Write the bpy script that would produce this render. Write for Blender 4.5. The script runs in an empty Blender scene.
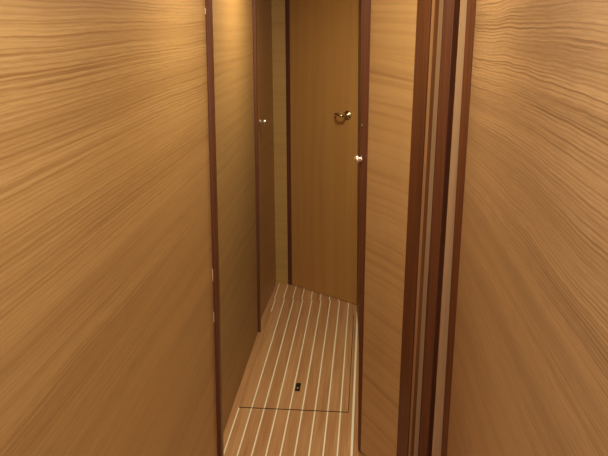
import bpy, bmesh, math, random
from mathutils import Vector, Matrix
random.seed(4)
C = bpy.context.collection
S = bpy.context.scene

# ------------------------------------------------------------------ camera
EYE = Vector((0.0, 0.0, 1.6))
FPX, PITCH, ROLL = 748.4, 0.27532, 0.00343          # focal length in pixels of a 608 wide frame
cp, sp = math.cos(PITCH), math.sin(PITCH)
F0 = Vector((0, cp, -sp)); U0 = Vector((0, sp, cp)); R0 = Vector((1, 0, 0))
RX = R0 * math.cos(ROLL) + U0 * math.sin(ROLL)
UX = -R0 * math.sin(ROLL) + U0 * math.cos(ROLL)
cam = bpy.data.cameras.new('camera')
cam.sensor_fit = 'HORIZONTAL'; cam.sensor_width = 36.0; cam.lens = 36.0 * FPX / 608.0
cam.clip_start = 0.02
camo = bpy.data.objects.new('camera', cam); C.objects.link(camo)
m = Matrix((RX, UX, -F0)).transposed().to_4x4(); m.translation = EYE
camo.matrix_world = m
S.camera = camo

# ------------------------------------------------------------------ light and exposure
S.view_settings.view_transform = 'Standard'
S.view_settings.look = 'None'
S.view_settings.gamma = 1.0
S.view_settings.use_curve_mapping = False
S.view_settings.exposure = 0.15
w = bpy.data.worlds.new('world'); S.world = w; w.use_nodes = True
w.node_tree.nodes['Background'].inputs[0].default_value = (1.0, 0.95, 0.88, 1)
w.node_tree.nodes['Background'].inputs[1].default_value = 0.45

def lamp(name, loc, energy, color, size, shape='DISK', rot=(0, 0, 0), size_y=None, spread=math.pi):
    l = bpy.data.lights.new(name, 'AREA'); l.shape = shape; l.size = size
    if size_y: l.size_y = size_y
    l.energy = energy; l.color = color; l.spread = spread
    o = bpy.data.objects.new(name, l); C.objects.link(o); o.location = loc; o.rotation_euler = rot
    return o
lamp('passage_downlight', (0.11, 3.05, 1.93), 10.3, (1.0, 0.90, 0.68), 0.24)
lamp('doorway_downlight', (0.04, 1.90, 1.93), 5.4, (1.0, 0.91, 0.69), 0.16)
lamp('cabin_downlight', (0.0, 0.85, 1.93), 4.7, (1.0, 0.96, 0.86), 0.3)
lamp('cabin_daylight', (0.05, -0.55, 1.55), 5.0, (0.97, 0.97, 1.0), 0.7, 'RECTANGLE', (math.radians(78), 0, 0), 0.6)

# ------------------------------------------------------------------ helpers: materials
class NT:
    def __init__(s, name):
        s.m = bpy.data.materials.new(name); s.m.use_nodes = True
        s.t = s.m.node_tree; s.b = s.t.nodes['Principled BSDF']
    def n(s, kind, **kw):
        x = s.t.nodes.new(kind)
        for k, v in kw.items(): setattr(x, k, v)
        return x
    def put(s, sock, v):
        if hasattr(v, 'is_output'): s.t.links.new(v, sock)
        else: sock.default_value = v
    def math(s, op, a, b=0.0, c=0.0):
        x = s.n('ShaderNodeMath', operation=op)
        s.put(x.inputs[0], a); s.put(x.inputs[1], b); s.put(x.inputs[2], c)
        return x.outputs[0]
    def xyz(s, x, y, z=0.0):
        c = s.n('ShaderNodeCombineXYZ')
        s.put(c.inputs[0], x); s.put(c.inputs[1], y); s.put(c.inputs[2], z); return c.outputs[0]
    def noise(s, vec, scale=1.0, detail=2.0, rough=0.5):
        x = s.n('ShaderNodeTexNoise'); s.put(x.inputs['Vector'], vec)
        x.inputs['Scale'].default_value = scale; x.inputs['Detail'].default_value = detail
        x.inputs['Roughness'].default_value = rough; return x.outputs[0]
    def ramp(s, fac, pts):
        x = s.n('ShaderNodeValToRGB'); e = x.color_ramp.elements
        while len(e) < len(pts): e.new(0.5)
        for i, (p, c) in enumerate(pts): e[i].position = p; e[i].color = (*c, 1)
        s.put(x.inputs[0], fac); return x.outputs[0]
    def mix(s, fac, a, b, mode='MIX'):
        x = s.n('ShaderNodeMix', data_type='RGBA', blend_type=mode)
        s.put(x.inputs[0], fac)
        s.put(x.inputs[6], a if hasattr(a, 'is_output') else (*a, 1))
        s.put(x.inputs[7], b if hasattr(b, 'is_output') else (*b, 1)); return x.outputs[2]
    def uv(s):
        u = s.n('ShaderNodeUVMap'); sep = s.n('ShaderNodeSeparateXYZ')
        s.t.links.new(u.outputs[0], sep.inputs[0]); return sep.outputs[0], sep.outputs[1]
    def bump(s, h, strength, dist):
        b = s.n('ShaderNodeBump'); b.inputs['Strength'].default_value = strength; b.inputs['Distance'].default_value = dist
        s.put(b.inputs['Height'], h); s.t.links.new(b.outputs[0], s.b.inputs['Normal'])
    def set(s, **kw):
        for k, v in kw.items(): s.put(s.b.inputs[k.replace('_', ' ')], v)
        return s.m

def sr(r, g, b):   # sRGB 0-255 to linear
    f = lambda c: (c / 255 / 12.92) if c / 255 <= 0.04045 else ((c / 255 + 0.055) / 1.055) ** 2.4
    return (f(r), f(g), f(b))

def veneer(name, light, mid, dark, seed=0.0, rings=70.0, wav=0.05, contrast=1.0, swap=False, rough=0.42, slope=0.0, fine=1.0, ripple=0.002, wave=0.17, plain=False):
    """oak veneer: u runs along the grain in metres, v across it"""
    t = NT(name); u, v = t.uv()
    if swap: u, v = v, u
    v = t.math('ADD', v, t.math('MULTIPLY', u, slope))
    us = t.math('ADD', u, seed); vs = t.math('ADD', v, seed * 1.7)
    big = t.noise(t.xyz(t.math('MULTIPLY', us, 1.3), t.math('MULTIPLY', vs, 2.0)), 1.0, 2.0, 0.5)
    rip = t.noise(t.xyz(t.math('MULTIPLY', us, 16.0), t.math('MULTIPLY', vs, 26.0)), 1.0, 2.0, 0.5)
    vw = t.math('ADD', t.math('MULTIPLY_ADD', big, wav, vs), t.math('MULTIPLY', rip, ripple))
    ring = t.noise(t.xyz(t.math('MULTIPLY', us, 0.7), t.math('MULTIPLY', vw, rings)), 1.0, 4.0, 0.62)
    ph = t.noise(t.xyz(t.math('MULTIPLY', us, 0.9), t.math('MULTIPLY', vw, 22.0)), 1.0, 3.0, 0.6)
    wv = t.math('SINE', t.math('MULTIPLY', t.math('MULTIPLY_ADD', ph, 3.2, t.math('MULTIPLY', vw, rings * 0.62)), 6.2832))
    amp = t.noise(t.xyz(t.math('MULTIPLY', us, 2.2), t.math('MULTIPLY', vw, 30.0)), 1.0, 2.0, 0.6)
    ring = t.math('MULTIPLY_ADD', wv, t.math('MULTIPLY', amp, wave), ring)
    pore = t.noise(t.xyz(t.math('MULTIPLY', us, 14.0), t.math('MULTIPLY', vw, 420.0)), 1.0, 2.0, 0.6)
    broad = t.noise(t.xyz(t.math('MULTIPLY', us, 0.5), t.math('MULTIPLY', vw, 7.0)), 1.0, 2.0, 0.5)
    if plain:                                          # the figure of the veneer is bolder in its upper half
        mr = t.n('ShaderNodeMapRange', interpolation_type='SMOOTHSTEP'); t.put(mr.inputs[0], t.math('MULTIPLY_ADD', big, 0.3, v))
        for k, q in ((1, 0.95), (2, 1.65), (3, 0.45), (4, 1.0)): mr.inputs[k].default_value = q
        ring = t.math('MULTIPLY_ADD', t.math('SUBTRACT', ring, 0.54), mr.outputs[0], 0.54)
    lo, hi = 0.5 - 0.17 / contrast, 0.5 + 0.15 / contrast
    c = t.ramp(ring, [(max(lo, 0), dark), (0.5, mid), (min(hi, 1), light)])
    c = t.mix(t.math('MULTIPLY', t.ramp(pore, [(0.40, (1, 1, 1)), (0.55, (0, 0, 0))]), 0.28 * fine), c, dark)
    c = t.mix(t.ramp(broad, [(0.32, (0.7, 0.7, 0.7)), (0.68, (0.2, 0.2, 0.2))]), c, mid)
    streak = t.noise(t.xyz(t.math('MULTIPLY', us, 0.45), t.math('MULTIPLY_ADD', vw, 17.0, 3.3)), 1.0, 3.0, 0.6)
    c = t.mix(t.math('MULTIPLY', t.ramp(streak, [(0.36, (1, 1, 1)), (0.58, (0, 0, 0))]), 0.24 * fine), c, dark)
    t.bump(t.math('ADD', ring, t.math('MULTIPLY', pore, 0.5)), 0.12, 0.002)
    return t.set(Base_Color=c, Roughness=rough, Specular_IOR_Level=0.4)

def hardwood(name, a, b, seed=0.0, rough=0.38):
    """solid timber strip, grain running up (v)"""
    t = NT(name); u, v = t.uv()
    n1 = t.noise(t.xyz(t.math('MULTIPLY', t.math('ADD', u, seed), 160.0), t.math('MULTIPLY', v, 2.2)), 1.0, 3.0, 0.6)
    n2 = t.noise(t.xyz(t.math('MULTIPLY', t.math('ADD', u, seed), 20.0), t.math('MULTIPLY', v, 1.2)), 1.0, 2.0, 0.5)
    c = t.ramp(t.math('ADD', t.math('MULTIPLY', n1, 0.6), t.math('MULTIPLY', n2, 0.4)), [(0.35, a), (0.65, b)])
    t.bump(n1, 0.08, 0.001)
    return t.set(Base_Color=c, Roughness=rough, Specular_IOR_Level=0.4)

SO, SP, SA = -0.56376, 0.05386, 0.083304            # floor stripes: offset, pitch (m), heading
def teak(name, first):
    t = NT(name); u, v = t.uv()
    k = t.math('DIVIDE', t.math('SUBTRACT', u, SO), SP)
    near = t.math('ROUND', k)
    d = t.math('MULTIPLY', t.math('ABSOLUTE', t.math('SUBTRACT', k, near)), SP)
    half = t.math('MULTIPLY_ADD', t.math('GREATER_THAN', near, 9.5), 0.0016, 0.0029)
    line = t.math('MULTIPLY', t.math('LESS_THAN', d, half),
                  t.math('MULTIPLY', t.math('GREATER_THAN', near, first), t.math('LESS_THAN', near, 10.5)))
    wn = t.n('ShaderNodeTexWhiteNoise', noise_dimensions='1D'); t.put(wn.inputs['W'], t.math('FLOOR', k))
    off = t.math('MULTIPLY', wn.outputs[0], 7.0)
    g = t.noise(t.xyz(t.math('MULTIPLY', u, 130.0), t.math('ADD', t.math('MULTIPLY', v, 3.0), off)), 1.0, 4.0, 0.6)
    g2 = t.noise(t.xyz(t.math('MULTIPLY', u, 18.0), t.math('ADD', t.math('MULTIPLY', v, 1.4), off)), 1.0, 2.0, 0.5)
    c = t.ramp(t.math('ADD', t.math('MULTIPLY', g, 0.55), t.math('MULTIPLY', g2, 0.45)),
               [(0.32, sr(168, 118, 72)), (0.5, sr(197, 147, 96)), (0.68, sr(213, 167, 114))])
    c = t.mix(t.math('MULTIPLY', wn.outputs[0], 0.22), c, sr(160, 110, 70))
    c = t.mix(line, c, sr(255, 246, 214))
    t.bump(g, 0.06, 0.001)
    return t.set(Base_Color=c, Roughness=0.42, Specular_IOR_Level=0.4)

def metal(name, col, rough):
    t = NT(name); n = t.noise(t.n('ShaderNodeTexCoord').outputs['Object'], 300.0, 2.0)
    return t.set(Base_Color=(*col, 1), Metallic=1.0, Roughness=t.math('MULTIPLY_ADD', n, 0.1, rough))
def plain(name, col, rough=0.6):
    t = NT(name); n = t.noise(t.n('ShaderNodeTexCoord').outputs['Object'], 40.0, 2.0)
    return t.set(Base_Color=t.ramp(n, [(0.3, tuple(c * 0.9 for c in col)), (0.7, col)]), Roughness=rough)

OAK = (sr(210, 172, 114), sr(196, 155, 96), sr(140, 98, 52))
M_left = veneer('oak_left', *OAK, seed=3.1, rings=200, wav=0.025, contrast=0.85, plain=True)
M_right = veneer('oak_right', sr(210, 174, 124), sr(196, 156, 108), sr(112, 78, 48), seed=9.4, rings=215, wav=0.06, contrast=0.88, ripple=0.0035, plain=True)
M_pass = veneer('oak_passage', sr(188, 150, 92), sr(174, 135, 78), sr(136, 98, 52), seed=5.7, rings=60, wav=0.04, contrast=0.55, wave=0.08, fine=0.5, rough=0.55)
M_narrow = veneer('oak_narrow', sr(216, 177, 120), sr(205, 164, 108), sr(154, 110, 64), seed=1.9, rings=50, wav=0.05, contrast=0.55, wave=0.08, fine=0.4, slope=0.03)
M_door = veneer('oak_door', sr(206, 157, 90), sr(194, 145, 80), sr(160, 114, 58), seed=7.3, rings=22, wav=0.06, contrast=0.5, wave=0.08, swap=True, fine=0.3)
M_strip = veneer('oak_strip', sr(204, 166, 100), sr(192, 154, 90), sr(164, 126, 70), seed=2.2, rings=25, wav=0.05, contrast=0.5, wave=0.08, fine=0.3)
M_locker = veneer('oak_locker', sr(184, 142, 92), sr(172, 130, 82), sr(148, 110, 68), seed=6.2, rings=30, wav=0.05, contrast=0.5, wave=0.08, fine=0.3)
M_mahog = hardwood('mahogany', sr(92, 52, 29), sr(118, 70, 40))
M_mahog_d = hardwood('mahogany_dark', sr(86, 50, 34), sr(108, 64, 44), 3.0)
M_brown = hardwood('brown_lipping', sr(120, 76, 43), sr(146, 97, 58), 5.0)
M_pale = hardwood('pale_ply', sr(178, 140, 100), sr(196, 158, 116), 7.0, 0.5)
M_tan = hardwood('tan_ply', sr(176, 128, 82), sr(198, 150, 100), 8.0, 0.5)
M_teak = teak('teak_holly', 0.5)
M_teak2 = teak('teak_holly_edge', 1.5)
M_sub = plain('subfloor', (0.03, 0.018, 0.01), 0.8)
M_white = plain('ceiling_white', (0.72, 0.68, 0.60), 0.6)
M_steel = metal('nickel', (0.86, 0.83, 0.74), 0.24)
M_brass = metal('aged_brass', (0.50, 0.40, 0.22), 0.24)
M_black = plain('black_plastic', (0.012, 0.011, 0.010), 0.4)
M_chip = plain('bare_wood_chip', sr(220, 196, 160), 0.7)

# ------------------------------------------------------------------ helpers: geometry
def link(name, bm, mats, parent=None, smooth=False, loc=None):
    bmesh.ops.recalc_face_normals(bm, faces=bm.faces)
    me = bpy.data.meshes.new(name)
    o = bpy.data.objects.new(name, me); C.objects.link(o)
    if loc is not None:
        bmesh.ops.translate(bm, verts=bm.verts, vec=-Vector(loc)); o.location = loc
    bm.to_mesh(me); bm.free()
    for mm in (mats if isinstance(mats, (list, tuple)) else [mats]): me.materials.append(mm)
    if smooth:
        for p in me.polygons: p.use_smooth = True
    if parent is not None:
        o.parent = parent
        o.location = Vector(o.location) - Vector(parent.matrix_world.translation if parent.parent else parent.location)
    return o

def tag(o, label=None, cat=None, kind=None, group=None):
    if label: o['label'] = label
    if cat: o['category'] = cat
    if kind: o['kind'] = kind
    if group: o['group'] = group
    return o

def empty(name, loc):
    o = bpy.data.objects.new(name, None); C.objects.link(o); o.location = loc; o.empty_display_size = 0.1
    return o

H = 1.95
def ray(x, y):
    return RX * (x - 304) / FPX + UX * (228 - y) / FPX + F0
def edge(x0, x1, d, d2=None):
    """an upright edge measured at the top and bottom of the photograph, standing d metres ahead: function of height -> point"""
    a = ray(x0, 0); a = EYE + a * (d / a.y)
    b = ray(x1, 456); b = EYE + b * (d / b.y)
    def f(z):
        k = (z - b.z) / (a.z - b.z)
        return b + (a - b) * k
    return f
def at(x, y):
    return lambda z: Vector((x, y, z))
def shift(e, dx, dy):
    return lambda z: e(z) + Vector((dx, dy, 0))

def slab(name, eL, eR, t, mat, z0=0.0, z1=H, parent=None, back=None, bevel=0.0, loc=None):
    """upright board: front face from edge eL to edge eR, t metres thick away from the viewer side; uv in metres"""
    bm = bmesh.new(); uvl = bm.loops.layers.uv.new('UVMap')
    a0, b0, b1, a1 = eL(z0), eR(z0), eR(z1), eL(z1)
    d = (b0 - a0); d.z = 0; W = d.length; d.normalize()
    n = Vector((-d.y, d.x, 0)) if back is None else Vector((*back, 0)).normalized()
    vs = [bm.verts.new(p) for p in (a0, b0, b1, a1)] + [bm.verts.new(p + n * t) for p in (a0, b0, b1, a1)]
    for f in ((0, 1, 2, 3), (5, 4, 7, 6), (4, 0, 3, 7), (1, 5, 6, 2), (3, 2, 6, 7), (4, 5, 1, 0)):
        bm.faces.new([vs[i] for i in f])
    if bevel:
        es = [e for e in bm.edges if abs((e.verts[0].co - e.verts[1].co).z) > 0.5 * abs(z1 - z0)]
        bmesh.ops.bevel(bm, geom=es, offset=bevel, segments=3, profile=0.5, affect='EDGES')
    for f in bm.faces:
        for l in f.loops:
            q = l.vert.co - a0
            l[uvl].uv = (q.dot(d) + q.dot(n) * 0.7, l.vert.co.z)
    return link(name, bm, mat, parent, loc=loc)

def lathe(bm, prof, base, axis, seg=24):
    """profile [(distance along axis, radius)] turned about axis at base"""
    axis = axis.normalized(); s = axis.orthogonal().normalized(); t = axis.cross(s)
    rings = []
    for h, r in prof:
        if r < 1e-6: rings.append([bm.verts.new(base + axis * h)]); continue
        rings.append([bm.verts.new(base + axis * h + (s * math.cos(2 * math.pi * i / seg) + t * math.sin(2 * math.pi * i / seg)) * r) for i in range(seg)])
    for A, B in zip(rings, rings[1:]):
        for i in range(seg):
            j = (i + 1) % seg
            if len(A) == 1 and len(B) > 1: bm.faces.new((A[0], B[j], B[i]))
            elif len(B) == 1 and len(A) > 1: bm.faces.new((A[i], A[j], B[0]))
            elif len(A) > 1: bm.faces.new((A[i], A[j], B[j], B[i]))

def tube(bm, pts, radii, seg=14):
    rings = []
    for i, p in enumerate(pts):
        d = (pts[min(i + 1, len(pts) - 1)] - pts[max(i - 1, 0)]).normalized()
        s = d.cross(Vector((0, 0, 1))).normalized(); t = s.cross(d)
        rings.append([bm.verts.new(p + (s * math.cos(2 * math.pi * k / seg) + t * math.sin(2 * math.pi * k / seg)) * radii[i]) for k in range(seg)])
    for A, B in zip(rings, rings[1:]):
        for k in range(seg):
            j = (k + 1) % seg; bm.faces.new((A[k], A[j], B[j], B[k]))
    bm.faces.new(rings[0][::-1]); bm.faces.new(rings[-1])

# ------------------------------------------------------------------ floor with the hatch opening
ca, sa = math.cos(SA), math.sin(SA)
def flr(u, s, z=0.0):
    return Vector((u * ca + s * sa, -u * sa + s * ca, z))
HU0, HU1, HS0, HS1 = SO + 1.0 * SP, SO + 9.64 * SP, 2.820, 3.90
JS = 4.105
def floor_mesh():
    bm = bmesh.new(); uvl = bm.loops.layers.uv.new('UVMap')
    def quad(u0, s0, u1, s1, mi=0, z=0.0, du=0.0):
        f = bm.faces.new([bm.verts.new(flr(a, b, z)) for a, b in ((u0, s0), (u1, s0), (u1, s1), (u0, s1))])
        f.material_index = mi
        for l, (a, b) in zip(f.loops, ((u0, s0), (u1, s0), (u1, s1), (u0, s1))): l[uvl].uv = (a + du, b)
    def wall(u0, s0, u1, s1):
        f = bm.faces.new([bm.verts.new(flr(a, b, z)) for a, b, z in ((u0, s0, 0), (u1, s1, 0), (u1, s1, -0.03), (u0, s0, -0.03))]); f.material_index = 2
    U0, U1, S0, S1 = -1.2, 1.0, -1.0, 5.2
    quad(U0, S0, U1, HS0)
    quad(U0, HS0, HU0, HS1, 1); quad(HU1, HS0, U1, HS1)
    quad(U0, HS1, U1, JS - 0.0006); quad(U0, JS + 0.0006, U1, S1, 0, 0.0, 0.0065)
    quad(U0, S0, U1, S1, 2, -0.03)
    wall(HU0, HS0, HU1, HS0); wall(HU1, HS0, HU1, HS1); wall(HU1, HS1, HU0, HS1); wall(HU0, HS1, HU0, HS0)
    return bm
fl = link('floor', floor_mesh(), [M_teak, M_teak2, M_sub])
tag(fl, 'teak sole with pale caulk stripes running down the narrow passage', 'floor', 'structure')

# ------------------------------------------------------------------ ceiling and walls
bm = bmesh.new(); bmesh.ops.create_cube(bm, size=1.0)
bmesh.ops.scale(bm, verts=bm.verts, vec=(2.4, 6.4, 0.04)); bmesh.ops.translate(bm, verts=bm.verts, vec=(0, 2.0, H + 0.02))
tag(link('ceiling', bm, M_white), 'pale flat cabin ceiling above the passage', 'ceiling', 'structure')

eJ0, eJ1 = edge(204.8, 217.4, 2.25), edge(210.0, 221.8, 2.25)
wl = slab('wall_left', shift(eJ0, -0.0833 * 3.1, -3.1), eJ0, 0.03, M_left)
tag(wl, 'large golden oak veneer panel wall filling the left of the picture', 'wall', 'structure')
tj = slab('trim_1', eJ0, eJ1, 0.06, M_mahog, bevel=0.004)
for ya, yb in ((281, 269), (322, 312), (14, 8)):           # pale worn patches where the veneer edge has lost its varnish
    zs = []
    for yy in (ya, yb):
        rr = ray(204.8 + 12.6 * yy / 456, yy); zs.append((EYE + rr * (2.25 / rr.y)).z)
    slab('worn_edge', shift(eJ0, -0.0012, -0.001), shift(eJ0, 0.0022, -0.001), 0.004, M_chip, z0=zs[0], z1=zs[1], parent=tj, bevel=0.001)
tag(tj, 'thin brown wooden edge trim at the end of the near left wall', 'trim', 'structure')

eRW = edge(476.6, 446.8, 2.10)
wr = slab('wall_right', eRW, shift(eRW, -0.055 * 3.0, -3.0), 0.03, M_right)
tag(wr, 'oak veneer panel wall with strong wavy grain filling the right side', 'wall', 'structure')

# passage, left side
eT0, eT1 = edge(252.2, 260.0, 3.64), edge(255.6, 262.3, 3.64)
wp = slab('wall_passage', at(-0.345, 2.30), shift(eT0, 0.0, 0.0), 0.03, M_pass)
tag(wp, 'oak bulkhead panel along the left of the passage, just past the thin trim', 'wall', 'structure')
t2 = slab('trim_2', eT0, eT1, 0.05, M_mahog, bevel=0.003)
tag(t2, 'narrow mahogany post between passage bulkhead and dark locker door', 'trim', 'structure')

# end wall strip and door
eS0, eS1 = edge(271.4, 279.0, 4.39), edge(284.9, 289.8, 4.375)
ws = slab('wall_end', eS0, eS1, 0.03, M_strip)
tag(ws, 'slim oak wall strip in the far left corner beside the cabin door', 'wall', 'structure')
eD0, eD1 = edge(289.5, 293.6, 4.365), edge(359.4, 353.3, 4.035)
t3 = slab('trim_3', eS1, eD0, 0.05, M_mahog_d, bevel=0.003)
tag(t3, 'dark mahogany door jamb on the left of the cabin door', 'trim', 'structure')
dd = eD1(0) - eD0(0); dd.z = 0; dd.normalize(); dn = Vector((dd.y, -dd.x, 0))       # door direction and its normal to the viewer
door = slab('door_1', eD0, shift(eD1, dd.x * 0.03, dd.y * 0.03), 0.035, M_door, z0=0.004)
tag(door, 'plain oak cabin door standing at an angle across the far end of the passage', 'door', 'structure')

def on_plane(x, y, e0, n):
    r = ray(x, y); p = e0(1.0); return EYE + r * ((p - EYE).dot(n) / r.dot(n))
hp = on_plane(347.8, 115.3, eD0, dn)
he = empty('door_handle', hp); he.parent = door
bm = bmesh.new(); lathe(bm, [(0, 0.0), (0, 0.0255), (0.003, 0.0255), (0.006, 0.023), (0.011, 0.015), (0.017, 0.0115), (0.017, 0.0)], hp, dn, 28)
o = link('rose', bm, M_brass, smooth=True); o.parent = he; o.matrix_parent_inverse = Matrix.Translation(-hp)
bm = bmesh.new(); pts = []; rad = []
for i in range(17):
    a = i / 16
    if a < 0.25: q = dn * (0.012 + a * 0.13)
    else:
        k = (a - 0.25) / 0.75
        q = dn * (0.0445 + 0.014 * math.sin(math.pi * min(1, k * 1.0)) - 0.024 * k * k) - dd * (0.072 * k) + Vector((0, 0, 0.004 * k + 0.006 * math.sin(math.pi * k)))
    pts.append(hp + q); rad.append(0.0075 if a < 0.3 else 0.0078 - 0.0015 * a)
tube(bm, pts, rad)
o = link('lever', bm, M_brass, smooth=True); o.parent = he; o.matrix_parent_inverse = Matrix.Translation(-hp)

# passage, right side behind the narrow door
eP = edge(358.6, 355.6, 4.03)
wpr = slab('wall_side', shift(eP, 0.0, 0.0), at(0.236, 2.60), 0.03, M_mahog_d)
tag(wpr, 'dark mahogany side panel seen as a sliver right of the cabin door', 'wall', 'structure')

# ------------------------------------------------------------------ doorway frame on the right
cols = [(430.6, 407.0), (435.4, 410.4), (439.4, 413.6), (444.6, 418.6), (455.0, 427.4), (460.8, 431.9), (467.2, 441.0), (476.6, 446.8)]
PD = Vector((math.sin(math.radians(25)), -math.cos(math.radians(25)), 0))
PNr = Vector((math.cos(math.radians(25)), math.sin(math.radians(25)), 0))
fr = slab('trim_4', edge(*cols[3], 2.215), edge(*cols[4], 2.200), 0.06, M_mahog, bevel=0.003)
tag(fr, 'mahogany doorway frame post with pale and dark strips at the near right wall', 'trim', 'structure')
slab('rebate', edge(*cols[4], 2.205), edge(*cols[5], 2.215), 0.05, M_mahog_d, parent=fr)  # darker timber colour stands in for the shade on this side of the post
slab('pale_strip', edge(*cols[5], 2.150), edge(cols[6][0] + 4, cols[6][1] + 3, 2.143), 0.09, M_pale, parent=fr, bevel=0.002)
slab('lipping', edge(cols[6][0] - 0.6, cols[6][1] - 0.6, 2.125), edge(*cols[7], 2.100), 0.12, M_mahog, parent=fr, bevel=0.003)

# ------------------------------------------------------------------ narrow door on the right (leaf, lippings, layered edge, knob)
def xd(x0, x1, tgt):   # depth at which the edge lies on the narrow door plane
    e = edge(x0, x1, 1.0); p = e(0.8); k = p.x / p.y
    b = Vector((0.212, 2.53, 0)); tt = (k * b.y - b.x) / (PD.x - k * PD.y)
    return (b + PD * tt).y
def pe(x0, x1): return edge(x0, x1, xd(x0, x1, 0))
n0, n1, n2, n3 = pe(361.0, 357.6), pe(371.2, 360.6), pe(417.2, 396.2), pe(430.6, 407.0)
nd = empty('narrow_door', n3(0) * 0.5 + n0(0) * 0.5)
tag(nd, 'narrow oak door with mahogany edges and a round silver knob, right of the passage', 'door', 'thing')
def npart(*a, **k):
    k['parent'] = nd; return slab(*a, **k)
TH = 0.034
npart('veneer_panel', n1, n2, TH, M_narrow, z0=0.006)
npart('lipping', n0, n1, TH, M_mahog, z0=0.006, bevel=0.002)['label'] = 'mahogany lipping at the far edge'
npart('lipping', n2, n3, 0.006, M_mahog, z0=0.006, bevel=0.002)['label'] = 'wide mahogany lipping at the near edge'
q3 = n3
for i, (mt, nm) in enumerate(((M_tan, 'outer_ply'), (M_brown, 'core_ply'), (M_pale, 'inner_ply'))):
    a = edge(*cols[i], n3(0).y + 0.004 * i + 0.002); b = edge(*cols[i + 1], n3(0).y + 0.004 * (i + 1) + 0.002)
    npart(nm, a, b, 0.03, mt, z0=0.006)

def knob(parent, p, n, r, mat, ball=True):
    bm = bmesh.new()
    q = r * (0.75 if ball else 1.0)
    lathe(bm, [(0, 0), (0, q), (0.002, q), (0.0035, q * 0.86), (0.0035, 0)], p, n, 24)
    a = link('knob_ring', bm, mat, smooth=True)
    bm = bmesh.new()
    if ball:
        lathe(bm, [(0.002, r * .6), (0.005, r * 0.62)] + [(0.0155 - 0.0115 * math.cos(t), 0.0125 * math.sin(t)) for t in [0.55 + 0.2 * i for i in range(13)]] + [(0.027, 0)], p, n, 24)
    else:
        lathe(bm, [(0.002, r * .7), (0.014, r * 0.62), (0.018, r * 0.85), (0.022, r), (0.032, r * 0.95), (0.037, r * 0.6), (0.0385, 0)], p, n, 24)
    b = link('knob_button', bm, mat, smooth=True)
    k = empty('knob', p)
    for o in (a, b): o.parent = k; o.matrix_parent_inverse = Matrix.Translation(-p)
    k.parent = parent; k.location = p - parent.location
    return k
pn = -PNr
kp = on_plane(361.2, 159.4, n0, pn)
knob(nd, kp, pn, 0.012, M_steel)

sc = on_plane(362.0, 125.6, n0, pn)
bm = bmesh.new(); lathe(bm, [(0, 0), (0, 0.0042), (0.0012, 0.0038), (0.002, 0)], sc, pn, 16)
o = link('screw_cap', bm, M_steel, smooth=True, loc=sc); o.parent = nd; o.location = sc - nd.location
# ------------------------------------------------------------------ dark locker door on the left
eB0, eB1 = shift(eT1, 0.0, 0.03), edge(271.4, 279.0, 4.385)
eB0 = at(-0.248, 3.69)
lk = empty('locker_door', (eB0(0) + eB1(0)) / 2)
tag(lk, 'tall dark oak locker door with a small silver knob, left of the passage', 'door', 'thing')
leaf = slab('door_leaf', eB0, eB1, 0.025, M_locker, z0=0.004, parent=lk)
bd = eB1(0) - eB0(0); bd.z = 0; bd.normalize(); bn = Vector((bd.y, -bd.x, 0))
kq = on_plane(259.6, 121.6, eB0, bn)
knob(lk, kq, bn, 0.0145, M_steel, False)

# ------------------------------------------------------------------ floor hatch with its latch
G = 0.0022
def hatch_mesh():
    bm = bmesh.new(); uvl = bm.loops.layers.uv.new('UVMap')
    cs = [(HU0 + 0.0007, HS0 + G * 3.0), (HU1 - G * 1.2, HS0 + G * 3.0), (HU1 - G * 1.2, HS1 - 0.0003), (HU0 + 0.0007, HS1 - 0.0003)]
    top = [bm.verts.new(flr(a, b, 0.0)) for a, b in cs]; bot = [bm.verts.new(flr(a, b, -0.028)) for a, b in cs]
    f = bm.faces.new(top)
    for l, c in zip(f.loops, cs): l[uvl].uv = c
    bm.faces.new(bot[::-1])
    for i in range(4):
        j = (i + 1) % 4; g = bm.faces.new((top[j], top[i], bot[i], bot[j])); g.material_index = 1
    return bm
hc = flr((HU0 + HU1) / 2, (HS0 + HS1) / 2)
ht = link('floor_hatch', hatch_mesh(), [M_teak2, M_sub], loc=hc)
tag(ht, 'striped teak floor hatch with a small black flush latch', 'hatch', 'thing')
r = ray(298.0, 387.2); lp = EYE + r * (-EYE.z / r.z)
lu = lp.x * ca - lp.y * sa; ls = lp.x * sa + lp.y * ca
def box(u, s, z, du, ds, dz, bev=0.0):
    bm = bmesh.new()
    bmesh.ops.create_cube(bm, size=1.0)
    bmesh.ops.scale(bm, verts=bm.verts, vec=(du, ds, dz))
    if bev: bmesh.ops.bevel(bm, geom=bm.edges[:], offset=bev, segments=2, affect='EDGES')
    bmesh.ops.rotate(bm, verts=bm.verts, matrix=Matrix.Rotation(-SA, 3, 'Z'))
    bmesh.ops.translate(bm, verts=bm.verts, vec=flr(u, s, z)); return bm
la = empty('latch', lp); la.parent = ht; la.location = lp - hc
def sub(name, bm, mat, smooth=False):
    o = link(name, bm, mat, smooth=smooth); o.parent = la; o.matrix_parent_inverse = Matrix.Translation(-lp); return o
bm = box(lu, ls, 0.001, 0.022, 0.074, 0.003, 0.001)
sub('latch_plate', bm, M_black)
bm = bmesh.new(); lathe(bm, [(0, 0.0), (0, 0.0052), (0.002, 0.0045), (0.0025, 0)], flr(lu, ls - 0.012, 0.0025), Vector((0, 0, 1)), 16)
sub('latch_button', bm, M_steel, True)
bm = box(lu, ls + 0.014, 0.003, 0.009, 0.016, 0.002, 0.0006)
sub('finger_pull', bm, M_black)
